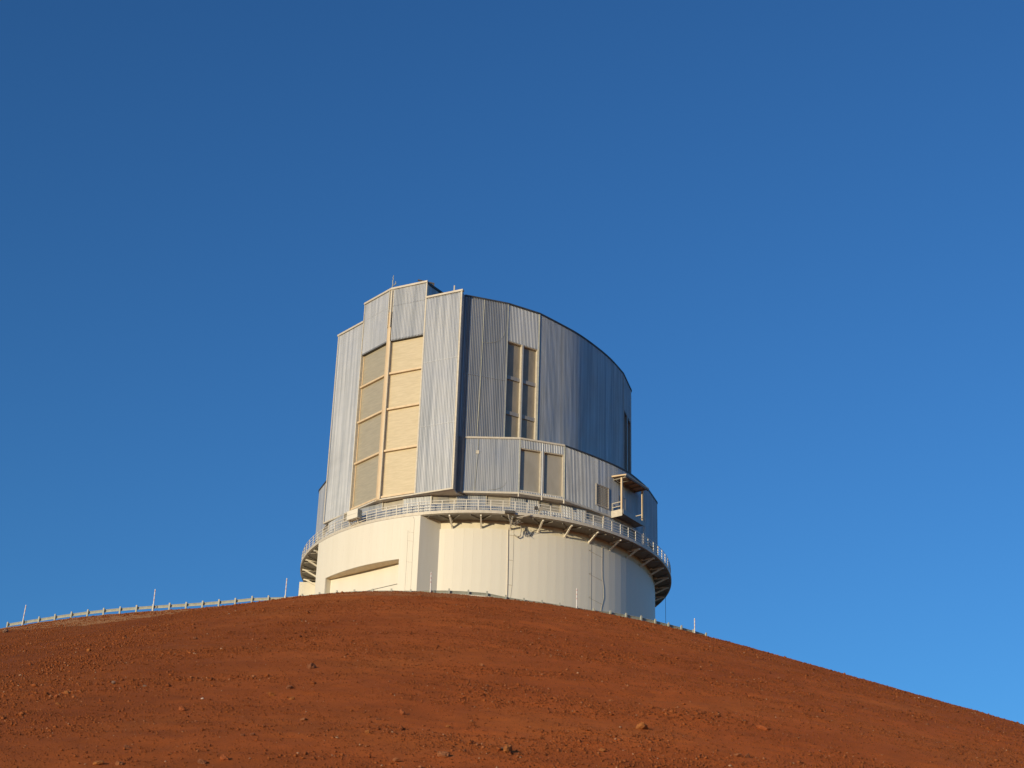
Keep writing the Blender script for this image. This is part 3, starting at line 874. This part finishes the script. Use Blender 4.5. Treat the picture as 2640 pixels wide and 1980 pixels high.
for i in range(0, NB, 2):
    j = min(i + 2, NB)
    vs = []; fs = []
    row = []
    for q in range(i, j + 1):
        d, o = rail_frame(q)
        row.append((Vector(RAIL[q]), o))
    for p_, o in row:
        for thick in (0, .012):
            for off, h in sec:
                r = p_ - o * (.14 + off + thick)
                vs.append((r.x - g0.x, r.y - g0.y, h + rail_dz(r.x)))
    m_ = len(sec)
    for k in range(len(row) - 1):
        b0_ = k * 2 * m_; b1_ = (k + 1) * 2 * m_
        for s_ in range(m_ - 1):
            fs.append((b0_ + s_, b1_ + s_, b1_ + s_ + 1, b0_ + s_ + 1))
            fs.append((b0_ + m_ + s_ + 1, b1_ + m_ + s_ + 1, b1_ + m_ + s_, b0_ + m_ + s_))
        fs.append((b0_ + m_ - 1, b1_ + m_ - 1, b1_ + 2 * m_ - 1, b0_ + 2 * m_ - 1))
        fs.append((b0_, b0_ + m_, b1_ + m_, b1_))
    mb = MB(); mb.add(vs, fs); mb.build('beam', M['steel'], gr)
pmesh = MB(); pmesh.box((0, 0, .15), (.16, .13, 1.45)); pmesh.box((0, .1, .6), (.14, .1, .34))
post_mesh = pmesh.mesh('post', M['steel'])
for i, (x, y) in enumerate(RAIL):
    d, o = rail_frame(i)
    link_copy('post', post_mesh, gr, (x - g0.x, y - g0.y, rail_dz(x) + random.uniform(-.03, .03)), (random.uniform(-.02, .02), random.uniform(-.02, .02), math.atan2(d.y, d.x)))

POLES = [((-50.58, -11.59), (.10, 0), 2.5, 'leaning white snow pole nearest the left edge of the picture'),
         ((-35.17, -18.40), (-.02, 0), 2.45, 'white snow pole on the guardrail, second from the left'),
         ((-20.68, -23.60), (.0, 0), 2.4, 'banded white snow pole on the guardrail just left of the building'),
         ((-5.57, -27.60), (-.02, 0), 2.2, 'white snow pole standing before the shaded side of the entrance bay'),
         ((9.48, -24.00), (0, 0), 2.25, 'thin white snow pole before the middle of the white drum'),
         ((22.6, -16.7), (.02, 0), 1.95, 'red-banded white snow pole standing alone right of the building')]
for (x, y), (tx, ty), h, lab in POLES:
    z = min(gz(x, y), -.2)
    t = empty('snow_pole', (x, y, z - .1)); tag(t, lab, 'pole', 'snow poles along the guardrail')
    mb = MB(); mb.tube([(0, 0, -.2), (tx * .5, 0, h / 2), (tx, 0, h + .1)], .055, 7); mb.build('pole', M['pole'], t)
    for k in range(3):
        s0 = (.52 + .2 * k); s1 = s0 + .07
        mb = MB(); mb.tube([(tx * s0, 0, h * s0), (tx * s1, 0, h * s1)], .062, 7); mb.build('band', M['band'], t)

# ------------------------------------------------------------------ rocks that can be told apart
def rock_mesh(name, seed, mat, squash):
    rng = np.random.default_rng(seed)
    t = (1 + 5 ** .5) / 2
    v = np.array([(-1, t, 0), (1, t, 0), (-1, -t, 0), (1, -t, 0), (0, -1, t), (0, 1, t), (0, -1, -t), (0, 1, -t), (t, 0, -1), (t, 0, 1), (-t, 0, -1), (-t, 0, 1)], float)
    f = [(0, 11, 5), (0, 5, 1), (0, 1, 7), (0, 7, 10), (0, 10, 11), (1, 5, 9), (5, 11, 4), (11, 10, 2), (10, 7, 6), (7, 1, 8), (3, 9, 4), (3, 4, 2), (3, 2, 6), (3, 6, 8), (3, 8, 9), (4, 9, 5), (2, 4, 11), (6, 2, 10), (8, 6, 7), (9, 8, 1)]
    v /= np.linalg.norm(v[0])
    for _ in range(2):
        cache = {}; vl = [tuple(x) for x in v]; nf = []
        def mid(a, b):
            k = (min(a, b), max(a, b))
            if k not in cache:
                m = (np.array(vl[a]) + np.array(vl[b])) / 2; m /= np.linalg.norm(m); vl.append(tuple(m)); cache[k] = len(vl) - 1
            return cache[k]
        for a, b, c in f:
            x, y, z = mid(a, b), mid(b, c), mid(c, a)
            nf += [(a, x, z), (b, y, x), (c, z, y), (x, y, z)]
        f = nf; v = np.array(vl)
    # chip flat faces off the ball
    for _ in range(14):
        n = rng.normal(size=3); n /= np.linalg.norm(n); d = rng.uniform(.42, .8)
        h = v @ n; over = h > d
        v[over] -= np.outer(h[over] - d, n) * .92
    v += rng.normal(scale=.06, size=v.shape)
    v *= np.array([1.0, .85, squash])
    m = bpy.data.meshes.new(name); m.from_pydata([tuple(x) for x in v], [], f); m.materials.append(mat); m.update()
    return m

ROCKS = [  # x, y, half-width, kind, squash, label
    (-21.7, -68.1, .42, 'brown', .8, 'dark brown rock below the second snow pole from the left, with a black shadow'),
    (-11.0, -86.2, .62, 'brown', .8, 'largest brown boulder on the upper slope below the entrance bay, with a pointed shadow'),
    (-11.2, -95.4, .44, 'brown', .75, 'brown rock topmost of the cluster of three left of centre'),
    (-11.9, -97.6, .42, 'ochre', .8, 'orange-tan rock at the left of the cluster of three left of centre'),
    (-10.6, -98.8, .40, 'ochre', .6, 'bright ochre flat rock lowest in the cluster of three left of centre'),
    (-9.2, -105.4, .34, 'tan', .5, 'pale flat stone below the cluster of three rocks'),
    (-15.6, -98.8, .20, 'white', .7, 'small whitish stone left of the cluster of three rocks'),
    (-11.5, -110.8, .24, 'brown', .8, 'left one of two small rocks side by side near the lower edge'),
    (-11.0, -110.7, .26, 'brown', .8, 'right one of two small rocks side by side near the lower edge'),
    (-11.4, -116.3, .40, 'orange', .95, 'upright pointed rock at the lower edge with a long shadow, left of centre'),
    (-12.3, -116.9, .42, 'brown', .6, 'low orange-brown rock at the lower edge just left of the pointed one'),
    (-5.6, -109.1, .30, 'ochre', .7, 'tan rock near the lower edge left of the middle'),
    (-28.6, -72.2, .36, 'ochre', .8, 'ochre rock high on the left slope below the guardrail'),
    (-28.0, -69.7, .38, 'orange', .6, 'salmon-orange rock high on the left slope, upper right of the ochre one'),
    (-24.0, -95.4, .36, 'ochre', .85, 'roundish ochre rock at mid height of the left slope'),
    (-24.2, -97.0, .27, 'orange', .8, 'small orange rock just below the roundish ochre rock'),
    (-23.4, -99.5, .25, 'ochre', .7, 'small ochre rock lowest of three in a column on the left slope'),
    (-21.1, -99.3, .30, 'orange', .5, 'flat orange stone right of the column of three rocks'),
    (-15.9, -103.0, .36, 'orange', .95, 'orange rock with a black shadow at mid left of the slope'),
    (-16.4, -113.8, .30, 'brown', .8, 'dark brown rock near the lower left, with a short shadow'),
    (-16.8, -117.3, .42, 'ochre', .7, 'ochre rock cut by the lower edge, left one of a pair'),
    (-15.9, -117.4, .40, 'tan', .7, 'tan rock cut by the lower edge, right one of a pair'),
    (-22.1, -92.2, .28, 'grey', .8, 'greyish stone above the roundish ochre rock'),
    (-20.0, -93.5, .26, 'grey', .7, 'pale grey stone right of the greyish one on the left slope'),
    (-45.6, -34.7, .55, 'grey', .8, 'grey boulder just under the guardrail at the left edge'),
    (-4.2, -102.6, .34, 'orange', 1.1, 'bright orange upright rock with a thin shadow left of the middle'),
    (-1.7, -105.5, .30, 'ochre', .7, 'ochre rock right of and below the upright orange one'),
    (-.5, -103.7, .32, 'tan', .5, 'low tan rock in the middle of the slope'),
    (-1.7, -114.0, .56, 'tan', .7, 'big tan boulder with a long dark shadow at the lower middle'),
    (1.3, -111.9, .52, 'ochre', .85, 'big ochre boulder with a thin long shadow right of the lower middle'),
    (-3.8, -115.6, .34, 'tan', .5, 'flat tan rock left of the big tan boulder'),
    (-5.4, -104.6, .26, 'brown', .7, 'small brown rock left of the upright orange one'),
    (-.1, -82.1, .40, 'tan', .5, 'tan flat stone high in the middle below the white drum'),
    (.3, -91.1, .28, 'brown', .8, 'small dark rock in the middle of the upper slope'),
    (-.7, -112.4, .24, 'brown', .7, 'small brown rock between the two big boulders at the lower middle'),
    (8.7, -102.0, .72, 'ochre', .6, 'broad ochre boulder with a dark pitted right side, right of the middle'),
    (6.0, -109.9, .38, 'ochre', .7, 'pale ochre rock near the lower edge right of the middle'),
    (8.5, -108.6, .28, 'tan', .8, 'small tan rock below the broad ochre boulder'),
    (13.0, -107.4, .42, 'tan', .6, 'tan rock near the lower edge at the right, left one of two'),
    (18.6, -69.1, .42, 'tan', .5, 'flat tan stone high on the right slope'),
    (7.7, -92.8, .24, 'tan', .8, 'small tan stone in the middle of the slope under the drum\'s shaded side'),
    (16.1, -97.4, .66, 'orange', .5, 'long smooth orange-brown boulder on the right slope'),
    (29.4, -82.5, .26, 'brown', .8, 'dark small rock far out on the right slope'),
    (31.1, -67.2, .32, 'brown', .6, 'dark flat rock near the right skyline'),
    (13.6, -107.2, .30, 'brown', .8, 'brown rock near the lower edge at the right, right one of two'),
    (22.4, -67.6, .28, 'brown', .7, 'small brown rock under the skyline right of the lone snow pole'),
    (36.5, -53.8, .20, 'white', .8, 'small white stone close under the right skyline'),
    (26.2, -79.1, .26, 'brown', .7, 'small brown rock halfway down the far right slope'),
    (-22.8, -46.4, .18, 'white', .8, 'small pinkish white stone near the crest left of the building'),
]
for i, (x, y, r, kind, sq, lab) in enumerate(ROCKS):
    o = bpy.data.objects.new('rock', rock_mesh('rock', 100 + i, ROCKM[kind], sq)); COL.objects.link(o)
    rx = r * .66
    o.location = (x, y, gz(x, y) + rx * sq * .30); o.scale = (rx, rx, rx)
    o.rotation_euler = (random.uniform(-.3, .3) + .3, random.uniform(-.3, .3), random.uniform(0, 6.28))
    tag(o, lab, 'rock', 'rocks lying on the cinder slope')

# ------------------------------------------------------------------ loose cinder strewn over the slope
N = 260000
s = np.sqrt(RNG.uniform(66 ** 2, 178 ** 2, N * 3)); a = np.radians(RNG.uniform(-21, 22, N * 3))
PX = np.c_[s * np.sin(a), -193.165 + s * np.cos(a)]
clump = vnoise(PX[:, 0] / 7 + 3, PX[:, 1] / 3.5) + .6 * vnoise(PX[:, 0] / 2.2 + 17, PX[:, 1] / 1.4 + 9)
dens = .55 + .5 * clump + .6 * vnoise(PX[:, 0] / 1.1 + 40, PX[:, 1] / .9)
keep = RNG.random(N * 3) < np.clip(dens, .12, 1)
PX = PX[keep]; clump = clump[keep]
zz, dd = ground(PX)
ok = dd > .8
PX, zz, clump = PX[ok][:N], zz[ok][:N], clump[ok][:N]
n = len(PX)
rad = np.clip(RNG.lognormal(math.log(.031), .45, n) * (1 + .7 * np.clip(clump, -.3, .6)), .016, .20)
base = np.array([(1, 0, 0), (-1, 0, 0), (0, 1, 0), (0, -1, 0), (0, 0, 1), (0, 0, -1)], float)
V = base[None] * RNG.uniform(.6, 1.25, (n, 6, 1)) + RNG.normal(scale=.18, size=(n, 6, 3))
th = RNG.uniform(0, 2 * PI, n); c, s_ = np.cos(th), np.sin(th)
Vx = V[..., 0] * c[:, None] - V[..., 1] * s_[:, None]; Vy = V[..., 0] * s_[:, None] + V[..., 1] * c[:, None]
V = np.stack([Vx, Vy, V[..., 2] * .85], -1) * rad[:, None, None]
V += np.c_[PX, zz + rad * .35][:, None, :]
tri = np.array([(0, 2, 4), (2, 1, 4), (1, 3, 4), (3, 0, 4), (2, 0, 5), (1, 2, 5), (3, 1, 5), (0, 3, 5)])
F = (np.arange(n)[:, None, None] * 6 + tri[None]).reshape(-1, 3)
gm = np_mesh('cinder_gravel', V.reshape(-1, 3), F)
shade = np.clip(RNG.normal(.5, .2, n), 0, .9); shade[RNG.random(n) < .005] = 1.0
at = gm.attributes.new('shade', 'FLOAT', 'POINT'); at.data.foreach_set('value', np.repeat(shade, 6).astype(np.float32))
gm.materials.append(M['stone'])
go = bpy.data.objects.new('cinder_gravel', gm); COL.objects.link(go)
tag(go, 'small loose red cinder stones strewn over the slope', 'gravel', kind='stuff')
